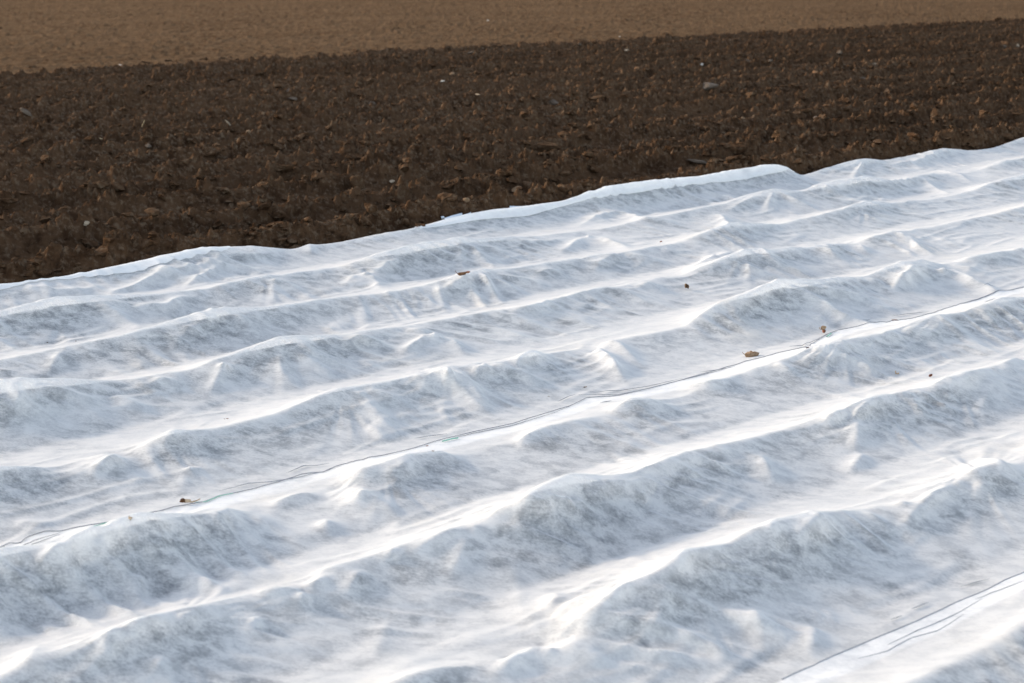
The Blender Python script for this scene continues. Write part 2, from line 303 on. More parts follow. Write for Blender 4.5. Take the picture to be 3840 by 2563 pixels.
# folds that run down from the crests: tile, height (m), half width (m), polyline in the tile
FOLDS = [
 (4,.022,.10,[700,460, 900,400, 1100,300, 1380,200]), (4,.022,.10,[840,450, 1100,330, 1400,250, 1700,140]), (4,.02,.08,[1260,400, 1450,290, 1590,200]),
 (4,.016,.08,[1590,200, 1800,180, 1950,140]), (4,.014,.05,[2110,120, 2130,180]), (4,.018,.08,[100,440, 240,412, 400,432, 560,424, 760,380]),
 (4,.022,.10,[560,490, 700,540, 860,610, 980,690]), (4,.022,.10,[560,490, 880,540, 1110,610]), (4,.025,.10,[880,540, 1150,535, 1250,470, 1400,455]),
 (4,.012,.05,[1880,345, 1870,420, 1860,520]), (4,.014,.07,[1880,345, 2000,400, 2080,440]),
 (4,.018,.07,[450,810, 350,960, 310,1020]), (4,.012,.06,[480,810, 760,880]), (4,.02,.09,[1520,560, 1350,680, 1150,780]), (4,.024,.07,[1580,570, 1680,650, 1750,740]), (4,.014,.07,[1600,580, 1880,660]),
 (4,.024,.09,[190,1060, 100,1130, 0,1210]), (4,.02,.08,[200,1060, 380,1120, 580,1175, 760,1200]), (4,.014,.07,[250,1060, 600,1100, 850,1115]),
 (4,.025,.10,[0,1235, 130,1180, 240,1240, 400,1290]), (4,.012,.05,[430,1190, 440,1280]), (4,.02,.08,[1000,1080, 1100,1045, 1300,1080]),
 (4,.022,.08,[1560,900, 1480,1060, 1420,1130]), (4,.014,.06,[1910,860, 1920,960, 1990,1060, 2060,1110]), (4,.024,.10,[1950,790, 2100,900, 2334,1020]), (4,.018,.08,[760,1150, 900,1200, 1050,1240]),
 (4,.016,.08,[1230,1390, 1160,1440, 1100,1520]), (4,.015,.07,[480,1160, 620,1260, 780,1370]),
 (7,.03,.12,[850,20, 700,100, 600,170]), (7,.008,.08,[1300,90, 1260,200, 1230,300]), (7,.014,.07,[100,470, 300,500, 420,520]),
 (5,.018,.06,[825,78, 815,200, 835,300]), (5,.022,.08,[850,85, 960,200, 1060,275]), (5,.012,.07,[870,90, 1080,165, 1240,190]), (5,.02,.09,[440,205, 260,280, 60,290]),
 (5,.016,.08,[170,300, 60,360, 0,400]), (5,.018,.08,[180,310, 240,370, 280,420]), (5,.014,.07,[1100,95, 1400,95, 1640,45]),
 (5,.02,.08,[1690,45, 1560,130, 1480,170]), (5,.022,.08,[1720,50, 1850,95, 1990,135]), (5,.014,.06,[960,110, 1090,160, 1230,190]),
 (5,.022,.09,[950,295, 800,380, 600,465]), (5,.014,.07,[1000,300, 1100,330, 1300,370, 1500,400]), (5,.018,.07,[970,320, 1020,420, 1080,480]), (5,.02,.08,[1000,330, 1180,430, 1280,465]),
 (5,.016,.08,[1300,330, 1430,290, 1560,320]), (5,.018,.08,[1900,170, 1780,240, 1700,300]), (5,.02,.08,[1930,170, 2100,205, 2270,245]),
 (5,.024,.10,[430,690, 630,725, 740,735]), (5,.028,.10,[640,728, 500,800, 390,870]), (5,.026,.09,[690,735, 800,810, 860,870]), (5,.018,.09,[0,800, 120,765, 230,745]),
 (5,.018,.09,[1000,580, 1100,590, 1300,640, 1450,690]), (5,.024,.10,[1130,580, 1350,545, 1560,460]), (5,.016,.09,[1730,418, 1870,425, 2000,460, 2120,490]), (5,.02,.09,[2000,400, 2120,390, 2230,440]),
 (5,.020,.08,[130,1115, 200,1230, 300,1340, 420,1430]), (5,.020,.09,[150,1110, 330,1160, 450,1210, 520,1260]), (5,.035,.12,[500,1060, 700,1015, 860,1060, 940,1150, 1060,1285]), (5,.015,.08,[200,1330, 260,1400, 320,1460]),
 (5,.026,.10,[975,935, 930,990, 900,1060]), (5,.035,.12,[990,935, 1200,990, 1420,1060]), (5,.035,.12,[1170,970, 1250,890, 1460,850]), (5,.036,.12,[1740,838, 1800,880, 1880,960, 1955,1050]), (5,.022,.09,[1800,790, 1870,780, 1960,860, 2080,950]),
 (8,.026,.12,[0,280, 130,285, 290,380, 450,480]), (8,.022,.10,[290,150, 420,130, 540,15]), (8,.02,.10,[560,15, 700,30, 880,55]), (5,.022,.10,[1200,1480, 1400,1355]), (5,.02,.10,[1940,1195, 2080,1195, 2334,1250]),
 (6,.02,.09,[350,165, 200,210, 0,280]), (6,.02,.09,[520,155, 600,210, 700,290]), (6,.010,.05,[430,230, 470,290, 520,330]), (6,.016,.08,[650,165, 850,135]), (6,.02,.08,[960,120, 1080,222]), (6,.018,.07,[1200,105, 1280,175]), (6,.02,.09,[1520,40, 1600,130, 1740,190]), (6,.018,.08,[1480,30, 1560,130]),
 (6,.022,.09,[620,390, 400,490, 150,580, 0,650]), (6,.018,.08,[600,470, 400,560, 250,640]), (6,.040,.12,[720,395, 900,480, 1080,570, 1330,660]), (6,.026,.10,[780,390, 1000,450, 1200,480, 1430,560]), (6,.012,.06,[880,600, 1000,640, 1060,680]), (6,.02,.08,[1060,550, 1180,600, 1290,630]),
 (6,.018,.09,[1240,338, 1330,370, 1420,395]), (6,.034,.12,[1420,410, 1600,290, 1770,255]), (6,.036,.12,[1780,258, 1880,310, 2000,380, 2200,440]), (6,.018,.08,[1830,250, 2000,290, 2130,300]), (6,.02,.10,[1640,225, 1450,275, 1270,330]), (6,.022,.10,[1860,220, 2100,190, 2250,135]),
 (6,.026,.12,[0,1080, 250,1070, 420,985]), (6,.02,.10,[620,935, 700,960, 800,1010]), (6,.022,.07,[780,890, 950,910, 1200,920, 1400,880]), (6,.02,.08,[1200,922, 1270,980, 1340,1030]), (6,.022,.10,[860,860, 1000,850, 1130,780]), (6,.016,.08,[1390,712, 1460,740, 1520,762]), (6,.02,.10,[1500,700, 1720,690, 1800,605]), (6,.016,.08,[1740,610, 1830,680, 1960,770]),
 (6,.024,.12,[2120,960, 1900,1060, 1750,1100]), (6,.018,.07,[2130,960, 2110,1080, 2060,1200, 1980,1260]), (6,.016,.08,[2150,960, 2334,985]), (6,.016,.08,[2140,985, 2180,1150, 2280,1230]),
 (6,.026,.10,[1330,1175, 1200,1290, 1080,1360]), (6,.025,.10,[960,1335, 1080,1295, 1160,1312]), (6,.02,.10,[1210,1310, 1185,1450, 1155,1530]), (6,.018,.12,[1560,1120, 1600,1230, 1700,1340]), (6,.02,.10,[2200,930, 2334,890]),
 (8,.026,.14,[1540,330, 1350,390, 1120,465]), (8,.018,.12,[1560,335, 1760,450]), (8,.026,.14,[1700,320, 1850,262, 1980,242, 2100,150]), (8,.018,.10,[920,520, 860,620, 800,760, 700,880]), (8,.026,.14,[920,520, 600,640, 350,740]), (8,.022,.12,[150,800, 60,950, 0,1040]),
 (8,.008,.09,[1170,730, 1200,880, 1230,1030, 1320,1180, 1390,1330]), (8,.022,.12,[1410,1365, 1150,1420]), (8,.026,.14,[1400,1370, 1200,1440, 1000,1560]), (8,.024,.12,[1440,1370, 1700,1380, 1850,1480]),
 (8,.014,.10,[2000,930, 1620,1020, 1560,1250]), (8,.012,.12,[2260,870, 2230,960, 2180,1090, 2130,1350]), (8,.008,.10,[330,1120, 280,1250, 220,1450]), (8,.018,.10,[1480,960, 1440,1040, 1420,1120]),
 (7,.034,.11,[920,475, 700,570, 450,700, 130,970]), (7,.014,.10,[700,570, 640,700, 590,860]), (7,.010,.07,[1780,400, 1770,550, 1820,660]), (7,.022,.10,[1600,380, 1530,450, 1450,520]), (7,.02,.10,[1850,370, 2050,300, 2250,285]), (7,.02,.08,[2200,470, 2300,560]), (7,.020,.08,[960,850, 930,960, 880,1020]), (7,.016,.08,[760,800, 820,850, 840,960]),
 (7,.024,.10,[800,1225, 760,1290, 720,1400, 700,1480]), (7,.026,.12,[820,1215, 1170,1160, 1260,1080]), (7,.026,.11,[1740,995, 1790,980, 2020,980, 2250,1060]), (7,.026,.10,[2080,985, 2200,900, 2250,790]), (7,.018,.08,[1700,1170, 1840,1160]), (7,.02,.09,[180,1480, 220,1400, 260,1300]), (7,.018,.09,[1120,1400, 1080,1480, 1060,1560]),
 (9,.03,.12,[1000,435, 900,520, 700,700]), (9,.03,.13,[1880,205, 1700,330, 1540,470, 1570,600]), (9,.022,.10,[1960,60, 2150,90, 2334,150]), (9,.016,.08,[1980,240, 2170,262]), (9,.02,.12,[1230,412, 1380,500, 1480,560]), (9,.02,.12,[520,0, 560,90, 640,220]), (9,.02,.12,[1240,0, 1180,90, 1110,150]), (9,.022,.14,[900,1200, 880,1330, 850,1420]), (9,.016,.12,[480,1060, 520,1230, 570,1400]),
 (3,.02,.08,[620,1308, 600,1370, 570,1450]), (3,.022,.09,[650,1308, 750,1370, 950,1445]), (3,.02,.09,[600,1312, 430,1390, 270,1460]), (3,.018,.08,[1240,1100, 1200,1180, 1150,1230]), (3,.02,.09,[1230,1225, 1100,1270, 950,1290]), (3,.02,.09,[1240,1225, 1400,1245, 1640,1225, 1720,1270, 1840,1335]), (3,.02,.08,[1650,1225, 1800,1270]),
 (3,.016,.08,[1700,1165, 1900,1200, 2000,1260]), (3,.016,.08,[1780,1030, 1600,1100, 1400,1130]), (3,.018,.09,[250,1465, 330,1520, 380,1568]), (3,.018,.08,[2050,1145, 2200,1110, 2334,1105]), (3,.018,.08,[560,1330, 500,1400]), (2,.02,.09,[1900,1450, 2050,1500, 2334,1530]), (2,.018,.09,[1900,1450, 1750,1500, 1600,1550]),
]
SH = []; FF = F0.copy(); fix2 = np.zeros(FF.shape, bool); val2 = np.zeros(FF.shape)
for n_, (vi, zz, _, _) in enumerate(rows):
    k = np.round((vi + wander(n_, gu) - gv[0]) / FU).astype(int); c = np.arange(len(gu)); fix2[k, c] = True; val2[k, c] = np.interp(gu, GU, zz) + .006
for t, a, wd, pts in FOLDS:
    p = tp(t, pts); n = max(4, int(np.hypot(*np.diff(p, axis=0).T).sum() / 3))
    L = np.concatenate([[0], np.cumsum(np.hypot(*np.diff(p, axis=0).T))]); L /= L[-1]; q = np.linspace(0, 1, n)
    px, py = np.interp(q, L, p[:, 0]), np.interp(q, L, p[:, 1])
    _, _, ze, _ = on_surface(px[[0, -1]], py[[0, -1]], base_h)
    _, _, ze, _ = on_surface(px[[0, -1]], py[[0, -1]], base_h); zl = ze[0] + (ze[1] - ze[0]) * q ** .8
    u, v, z, _ = on_surface(px, py, lambda u_, v_: np.maximum(base_h(u_, v_) + .5 * a, zl[None, :]))
    for _ in range(10):
        u[1:-1] = (u[:-2] + u[1:-1] + u[2:]) / 3; v[1:-1] = (v[:-2] + v[1:-1] + v[2:]) / 3
    n2 = max(n, int(np.hypot(np.diff(u), np.diff(v)).sum() / (FU * .6))); qq = np.linspace(0, 1, n2)
    u, v, z = (np.interp(qq, q, w_) for w_ in (u, v, z))
    lz = ze[0] + (ze[1] - ze[0]) * qq ** .8 - (.03 if a < .011 else 0)
    i = np.round((u - gu[0]) / FU).astype(int); j = np.round((v - gv[0]) / FU).astype(int)
    ok = (i > 1) & (i < len(gu) - 2) & (j > 1) & (j < len(gv) - 2) & (v < V_EDGE + .02); i, j, lz = i[ok], j[ok], lz[ok]
    bump = a * np.sin(math.pi * np.clip(qq[ok], 0, 1) ** .75) ** .8; z = np.clip(lz, F0[j, i] + .35 * bump, F0[j, i] + .014); SH.append((i, j, 1.25 * a * np.sin(math.pi * np.clip(qq[ok], 0, 1) ** .8) ** 1.1))
    val2[j, i] = np.where(fix2[j, i], np.maximum(val2[j, i], z), z); fix2[j, i] = True
def relax(D0, fx, lam, n):
    D = D0.copy(); out = VV > V_EDGE + .14
    for it in range(n):
        A = .25 * (np.roll(D, 1, 0) + np.roll(D, -1, 0) + np.roll(D, 1, 1) + np.roll(D, -1, 1)) / (1 + .25 * (FU / lam) ** 2)
        D = np.where(fx, D0, np.where(out, 0, A))
    return D
# single high points where a clod or a plant lifts the cloth: tile, x, y, lift
PEAKS = [(5,640,725,.045), (5,740,1012,.045), (5,985,932,.04), (6,1780,258,.05), (5,170,300,.035), (5,1690,42,.03), (4,130,1182,.035), (4,1905,768,.02), (5,130,1112,.02), (8,1540,330,.035), (8,130,283,.04), (6,1390,712,.02),
 (7,700,565,.035), (7,1300,90,.025), (4,1880,345,.025), (5,1900,165,.015), (6,640,382,.02), (6,2130,952,.02), (6,1340,1168,.02), (8,1410,1362,.025), (8,920,518,.02), (9,1880,205,.02), (9,1000,432,.015), (5,825,76,.02),
 (4,1520,562,.015), (4,450,808,.015), (4,190,1057,.015), (7,1250,1082,.025), (7,800,1225,.02), (5,1760,838,.03), (7,2080,985,.03), (4,1540,940,.03), (6,1230,345,.02), (6,1100,790,.025), (9,620,500,.03), (9,1500,340,.03), (8,350,660,.03), (8,1280,320,.02)]
for t, x, y, h in PEAKS:
    p = tp(t, [x, y])[0]; u, v, _, _ = on_surface([p[0]], [p[1]], lambda u_, v_: base_h(u_, v_) + h)
    i, j = int((u[0] - gu[0]) / FU), int((v[0] - gv[0]) / FU)
    val2[j:j + 2, i:i + 2] = F0[j:j + 2, i:i + 2] + h; fix2[j:j + 2, i:i + 2] = True
D1 = np.zeros(FF.shape); f1 = np.zeros(FF.shape, bool)
for i, j, b_ in SH: D1[j, i] = np.maximum(D1[j, i], b_); f1[j, i] = True
FF = F0 + relax(np.where(fix2, val2 - F0, 0), fix2, .16, 140) + relax(D1, f1, .045, 44)
FF = blur(FF, .4)
# creases pulled down the near side of every ridge, slanting one way and the other, and long slack lines along the furrows
for n_, (vi, zz, _, _) in enumerate(rows):
    j0, j1 = max(int((vi - .46 - gv[0]) / FU), 0), min(int((vi + .22 - gv[0]) / FU), len(gv))
    X, Y = UU[j0:j1], VV[j0:j1] - vi - wander(n_, gu)[None, :]; hh = np.interp(gu, GU, zz)[None, :] / .09
    sl = .9 * perlin(X * .6, X * 0 + n_ * 3.3, 131) + .35 + .4 * perlin(X * .4, Y * .5 + n_, 132)
    p = X - sl * (-Y) + .02 * perlin(X * 4, Y * 4, 133)
    m = sstep(-.46, -.30, Y) * (1 - sstep(-.10, .06, Y)) * sstep(-.15, .25, perlin(X * 1.6, Y * 2 + n_ * 5, 134)) * np.clip(hh, .3, 1.5)
    FF[j0:j1] += (.022 * np.clip(.20 - np.abs(perlin(p * 6.5, Y * 1.3 + n_ * 9, 135)), 0, 1) / .2 * .8 + .010 * np.clip(.22 - np.abs(perlin(p * 11, Y * 2 + n_ * 7, 136)), 0, 1) / .22) * m
    m2 = sstep(-.1, .25, perlin(X * 1.1, Y * 1.4 + n_ * 2.2, 137))
    FF[j0:j1] += .006 * np.clip(.2 - np.abs(perlin(X * 1.3, (Y + .05 * perlin(X * 2, Y, 138)) * 8 + n_ * 4, 139)), 0, 1) / .2 * m2
FF = blur(FF, .6)
# tension wrinkles fanning out from the high points of each crest
for n_, (vi, zz, ua, ub) in enumerate(rows[:8]):
    pk = [k for k in range(8, len(GU) - 8) if zz[k] == zz[k - 8:k + 9].max() and zz[k] > .07 and ua < GU[k] < ub]
    for k in pk:
        uc = GU[k]; i0, i1 = int((uc - .6 - gu[0]) / FU), int((uc + .6 - gu[0]) / FU); j0, j1 = int((vi - .45 - gv[0]) / FU), int((vi + .3 - gv[0]) / FU)
        i0, j0 = max(i0, 0), max(j0, 0)
        X, Y = UU[j0:j1, i0:i1] - uc, VV[j0:j1, i0:i1] - vi - wander(n_, np.array([uc]))[0]; r = np.hypot(X, Y); th = np.arctan2(Y, X)
        g = np.abs(perlin(th * 4.2 + k * 1.7, r * 1.2 + k, 21)); g2 = np.abs(perlin(th * 7 + k * .7, r * 2 + k, 25))
        FF[j0:j1, i0:i1] += (.011 * (.35 - g) + .006 * (.3 - g2)) * sstep(-.25, .25, perlin(th * .9 + k, r * 0 + k, 29)) * min(1, zz[k] / .10) * sstep(.03, .14, r) * (1 - sstep(.2, .55, r))
# small slack all over the cloth
wx = UU + .12 * perlin(UU * 1.5, VV * 1.5, 31); wy = VV + .12 * perlin(UU * 1.5, VV * 1.5, 32)
FF += .006 * fbm(UU * 3.2, VV * 4.0, 41, 3) * (VV < V_EDGE + .1)
FF += .0050 * (.3 - np.abs(perlin(wx * 5 - wy * 1.5, wy * 1.6 + wx * .6, 43))) * sstep(-.2, .3, perlin(UU * .9, VV * .9, 44))
FF += .0014 * perlin(wx * 26 + wy * 5, wy * 6, 47) * sstep(0, .3, perlin(UU * 2.1, VV * 2.3, 48))
# earth ridges under the cloth: slumped a little towards the camera, lumpy, touching the cloth on the upper near side
UND = np.full(FF.shape, -.03) + .012 * fbm(UU * 6, VV * 6, 50, 3)
for n_, (vi, zz, _, _) in enumerate(rows):
    top = np.interp(gu, GU, zz)[None, :]
    UND = np.maximum(UND, (top * .92 + .012 * perlin(UU * 2.3, VV * 2.3, 53)) * np.exp(-np.abs((VV - vi - wander(n_, gu)[None, :] + .060 + .025 * perlin(UU * 1.7, VV * 0 + vi, 54)) / .130) ** 2.2) - .004)
UND = UND + .022 * fbm(UU * 8, VV * 8, 51, 4, .6) + .05 * lumps(UU * 10, VV * 10, 52) * .5 - .010
GAP = np.clip(FF - UND, 0, 1); UND = np.minimum(UND, np.minimum(FF - .009, blur(FF, 2.5) - .014))
TOUCH = blur(np.exp(-(GAP / .020) ** 1.3), 1.2)          # 1 where the cloth lies close on the earth below
def fleece_h(u, v): return bil(FF, gu[0], gv[0], FU, np.asarray(u, float), np.asarray(v, float))

def line_uv(pts):                # a line along the rows as v(u), carried on beyond the picture
    u, v, z, _ = on_surface(pts[:, 0], pts[:, 1], base_h); o = np.argsort(u); return u[o], v[o]
SEAM = poly((7, [0,650, 70,625, 140,620, 200,580, 320,548, 420,540, 530,515, 700,490, 870,462, 1080,410, 1200,375, 1400,340, 1500,300, 1720,255, 1900,205, 2060,150, 2210,130, 2334,85]),
            (5, [480,1515, 700,1450, 920,1395, 1180,1340, 1400,1270, 1560,1220, 1680,1160, 1900,1145, 2100,1100, 2334,1045]),
            (6, [280,960, 440,910, 640,860, 840,820, 980,730, 1060,700, 1200,680, 1330,660, 1450,635, 1600,610, 1740,570, 1900,520, 2100,460, 2200,435, 2334,405]))
SEAM2 = poly((9, [680,1568, 850,1490, 1100,1380, 1350,1270, 1600,1165, 1920,1010, 2100,930, 2334,820]))
s1u, s1v = line_uv(SEAM); s2u, s2v = line_uv(SEAM2)
def seam1(u): return np.interp(u, s1u, s1v)
def seam2(u): return np.interp(u, s2u, s2v)
print('seam v', s1v.min(), s1v.max(), s2v.min(), s2v.max())

def sheet(name, lo, hi, nr, nc, m, mat, lift=0.0, parent=None, graded=1.0):
    """a strip of the cloth between two row lines lo(u) and hi(u)"""
    tt = np.linspace(0, 1, nr)[:, None] ** graded; ss = np.linspace(0, 1, nc)[None, :]
    vm = (lo(np.array([3.0]))[0] * (1 - tt) + hi(np.array([3.0]))[0] * tt); a, b = ulim(vm, m)
    U = a + (b - a) * ss; V = lo(U) * (1 - tt) + hi(U) * tt
    Z = fleece_h(U, V) + (lift(U, V) if callable(lift) else lift)
    o = grid_obj(name, U, V, Z, mat, True, parent)
    at = o.data.attributes.new('touch', 'FLOAT', 'POINT'); at.data.foreach_set('value', np.clip(bil(TOUCH, gu[0], gv[0], FU, U, V), 0, 1).astype(np.float32).ravel())
    return o
far_edge = lambda u: V_EDGE + .13 + .02 * perlin(u * 1.3, u * 0 + 3, 61)
far = sheet('fleece_sheet', lambda u: seam1(u) - .10, far_edge, 440, 1400, 1.3, M_FLEECE)
tag(far, 'broad white fleece sheet between the ploughed soil and the long seam with green thread', 'crop cover')
mid = sheet('fleece_sheet', lambda u: seam2(u) - .09, seam1, 420, 1250, 1.1, M_FLEECE, .004)
tag(mid, 'white fleece sheet in the foreground below the long seam with the green thread', 'crop cover')
near = sheet('fleece_sheet', lambda u: u * 0 + .7, seam2, 160, 620, .9, M_FLEECE, .008)
tag(near, 'white fleece sheet filling only the bottom right corner past the diagonal seam', 'crop cover')

def tube(name, pts, r, mat, parent=None, sides=6, taper=None):
    pts = np.asarray(pts, float); n = len(pts)
    d = np.gradient(pts, axis=0); d /= np.linalg.norm(d, axis=1)[:, None] + 1e-9
    ref = np.tile([0, 0, 1.0], (n, 1)); ref[np.abs(d[:, 2]) > .9] = [1, 0, 0]
    a = np.cross(d, ref); a /= np.linalg.norm(a, axis=1)[:, None]; b = np.cross(a, d)
    rr = np.full(n, r) if taper is None else r * np.interp(np.linspace(0, 1, n), np.linspace(0, 1, len(taper)), taper)
    th = np.arange(sides) * 2 * math.pi / sides
    co = (pts[:, None] + rr[:, None, None] * (np.cos(th)[None, :, None] * a[:, None] + np.sin(th)[None, :, None] * b[:, None])).reshape(-1, 3)
    i = np.arange(n - 1)[:, None] * sides; j = np.arange(sides)[None]; k = (j + 1) % sides
    f = np.stack([i + j, i + k, i + sides + k, i + sides + j], -1).reshape(-1, 4)
    return mesh_np(name, co, f, mat, True, parent)
def surf_line(p, lift, hf=None, step=9.0, wob=0):
    p = np.asarray(p, float); L = np.hypot(*np.diff(p, axis=0).T); s0 = np.concatenate([[0], np.cumsum(L)])
    s = np.linspace(0, s0[-1], max(3, int(s0[-1] / step)))
    u, v, z, _ = on_surface(np.interp(s, s0, p[:, 0]), np.interp(s, s0, p[:, 1]), hf or base_h)
    v = v + wob * perlin(u * 6, u * 0 + 5, 77)
    x, y = uv2xy(u, v); return np.stack([x, y, (hf or fleece_h)(u, v) + lift], 1)
# grey tubes draw the dark gathered folds and edge yarn of the seam, and the green selvage thread
tube('seam_line', surf_line(SEAM, .007), .0016, M_SEAM_LINE, mid)
for t, pts in ((7, [0,668, 120,650, 260,600, 420,548]), (7, [0,690, 160,655, 300,605, 410,562]), (7, [1500,268, 1700,215, 1850,205, 2060,165, 2334,98]), (7, [1960,138, 2080,90, 2150,92, 2250,75]),
               (5, [500,1445, 600,1425, 720,1412]), (5, [700,1462, 900,1408, 1180,1352, 1450,1270, 1560,1222]), (5, [1480,1192, 1560,1155, 1600,1148]), (5, [1700,1125, 1900,1115, 2100,1085, 2334,1035]), (5, [1620,1150, 1720,1140, 1900,1138, 2060,1108]), (5, [1770,1195, 1850,1185]),
               (6, [0,1048, 150,1005, 330,955]), (6, [730,818, 820,800, 900,770, 990,722]), (6, [1430,606, 1560,585, 1680,572]), (6, [1900,525, 2040,480, 2180,440, 2334,400]), (6, [2050,430, 2130,418]), (6, [2060,510, 2140,480]), (6, [1230,652, 1290,632]), (6, [120,990, 280,965, 360,955])):
    tube('seam_line', surf_line(tp(t, pts), .0065), .0014, M_SEAM_LINE, mid, taper=[.3, 1, 1, .8, .3])
g = tube('green_thread', surf_line(tp(7, [600,525, 700,497, 870,455, 1080,410]), .007), .0016, M_GREEN, mid, taper=[.4, 1, 1, 1, .5])
g2 = tube('green_thread', surf_line(tp(7, [1340,347, 1410,340, 1500,302, 1620,275, 1740,250]), .007), .0015, M_GREEN, mid, taper=[1, 1, 1, 1, .4])
tube('green_thread', surf_line(tp(5, [690,1472, 760,1455, 800,1448]), .009), .0022, M_GREEN, mid)
tube('green_thread', surf_line(tp(6, [985,745, 1015,725]), .009), .0026, M_GREEN, mid)
tube('seam_line', surf_line(SEAM2, .008, wob=.004), .0020, M_SEAM_LINE, near)
for pts in ([1200,1420, 1400,1370, 1560,1280, 1740,1230, 1920,1120], [1400,1330, 1600,1230, 1700,1190, 1900,1100, 2040,1010], [2000,1010, 2130,960, 2334,890], [1900,915, 2100,870], [1420,1160, 1500,1135], [1560,1090, 1680,1040]):
    tube('seam_line', surf_line(tp(9, pts), .0085), .0012, M_SEAM_LINE, near, taper=[.3, 1, 1, .3])

# the folded-over edge of the far sheet, next to the soil
def roll_strip(name, u0, u1, wfront, rise, nr=26, mat=M_HEM):
    U = np.linspace(u0, u1, 420)[None, :].repeat(nr, 0); s = np.linspace(-1, 1, nr)[:, None]
    e = sstep(0, .12, (U - u0) / (u1 - u0)) * (1 - sstep(.93, 1, (U - u0) / (u1 - u0)))
    wv = wfront * (.7 + .9 * perlin(U * 1.3, U * 0, 66)) * (.35 + .65 * e)
    V = V_EDGE - .01 + np.where(s < 0, s * wv, s * .09)
    Z = fleece_h(U, V) + .005 + rise * e * np.sqrt(np.clip(1 - s * s, 0, 1)) * (1 + .5 * perlin(U * 3, s * 1.2, 67)) + .011 * e * np.abs(perlin(U * .8, s * 3 + U * .6, 68)) * (1 - s * s)
    return grid_obj(name, U, V, Z, mat, True, far)
def u_at(px, py): return float(on_surface(np.array([px]), np.array([py]), fleece_h)[0][0])
du, dv, _ = ray(np.array([-250., 860., 1560., 2975.]), np.array([1110., 945., 858., 650.])); uh = V_EDGE * du / dv
roll_strip('hem', uh[0], uh[1], .10, .001)
roll_strip('hem', uh[2], uh[3], .10, .012)

# ------------------------------------------------------------------ the ground: ridges under the fleece, ploughed strip, harrowed field
def under_h(u, v): return bil(UND, gu[0], gv[0], FU, u, v)
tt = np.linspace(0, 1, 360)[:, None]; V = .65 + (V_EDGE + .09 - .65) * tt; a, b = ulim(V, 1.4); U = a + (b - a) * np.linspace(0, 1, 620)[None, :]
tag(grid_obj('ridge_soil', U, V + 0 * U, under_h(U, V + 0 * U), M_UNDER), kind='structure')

V0, V1 = V_EDGE - .02, 17.6
bd = poly((1, [0,560, 500,525, 940,490, 1600,440, 2334,405]), (2, [800,365, 1200,310, 1700,270, 2334,265]), (3, [1100,200, 1800,175, 2334,130]))
bu, bv, _ = on_plane(bd[:, 0], bd[:, 1], .02); VB = float(np.mean(bv)); print('boundary v', bv)
def furrow(u, v):
    wv = v + .07 * perlin(u * .4, v * .6, 71) + .03 * perlin(u * 2.3, v * 3, 72)
    rid = (.5 + .5 * np.cos(wv * 2 * math.pi / .70)) ** 1.2
    return wv, rid, sstep(.0, .45, 1.0 * (rid - .40) + .6 * perlin(u * 1.1, wv * 2.2, 75) + .15)
def plough_h(u, v):
    wv, rid, crumb = furrow(u, v)
    h = (.135 + .05 * perlin(u * .4, v * .9, 73)) * rid + .022 * np.cos(wv * 2 * math.pi / .233) - .04 + .04 * fbm(u * 1.1, v * 1.6, 74, 3)
    wu, wvv = u + .035 * perlin(u * 13, v * 13, 77) + .015 * perlin(u * 31, v * 31, 78), v + .035 * perlin(u * 13, v * 13, 79) + .015 * perlin(u * 31, v * 31, 80)
    h = h + .30 * .36 * lumps(wu / .30, wvv / .30, 95, .05, .40)
    h = h + (1 + .55 * perlin(u * 30, v * 30, 83)) * (crumb * (.16 * .85 * lumps(wu / .16, wvv / .16, 81, .12, .6) +   .08 * 1.15 * lumps(wu / .08, wvv / .08, 85)) + (.3 + .7 * crumb) * .04 * .8 * lumps(wu / .04, wvv / .04, 89))
    h = h + (.4 + .6 * crumb) * (.015 * fbm(u * 20, v * 20, 93, 3, .8) + .011 * np.abs(perlin(u * 45, v * 45, 98)))
    h = h * (1 - .45 * sstep(VB - 1.2, VB + .2, v))
    e = sstep(V_EDGE + .25, V_EDGE + .05, v)
    return h * (1 - .8 * e) - .035 * e
def field_h(u, v):
    return .02 + .05 * fbm(u * .25, v * .25, 101, 3) + .24 * lumps(u / .26, v / .26, 104, .03, .24) + .050 * fbm(u * 5.5, v * 5.5, 108, 3, .75) + .02 * perlin(u * .15, v * 2.6, 111)
nr, nc = 900, 1650
V = V0 + (VB + .8 - V0) * (np.linspace(0, 1, nr) ** 1.35)[:, None]; a, b = ulim(V, 1.8); U = a + (b - a) * np.linspace(0, 1, nc)[None, :]
V = V + 0 * U
edge = sstep(VB - .10, VB + .5, V + .9 * perlin(U * .5, V * .5, 115) + 1.1 * perlin(U * 1.8, V * 1.8, 116))
tag(grid_obj('ploughed_soil', U, V, plough_h(U, V) * (1 - edge) + edge * (field_h(U, V) - .045), M_PLOUGH), kind='structure')
nr, nc = 520, 1250
V = (VB - .15) * (80 / (VB - .15)) ** (np.linspace(0, 1, nr) ** 1.0)[:, None]; a, b = ulim(V, 4); U = a + (b - a) * np.linspace(0, 1, nc)[None, :]; V = V + 0 * U
tag(grid_obj('harrowed_field', U, V, field_h(U, V) - .05 * sstep(VB + .25, VB - .1, V), M_FIELD), kind='structure')
mesh_np('ground', [(-2000, -2000, -.4), (2000, -2000, -.4), (2000, 2000, -.4), (-2000, 2000, -.4)], [(0, 1, 2, 3)], M_FIELD)
tag(bpy.data.objects['ground'], kind='structure')

def soil_at(u, v):
    u = np.asarray(u, float); v = np.asarray(v, float); return np.where(v < VB, plough_h(u, v), field_h(u, v))

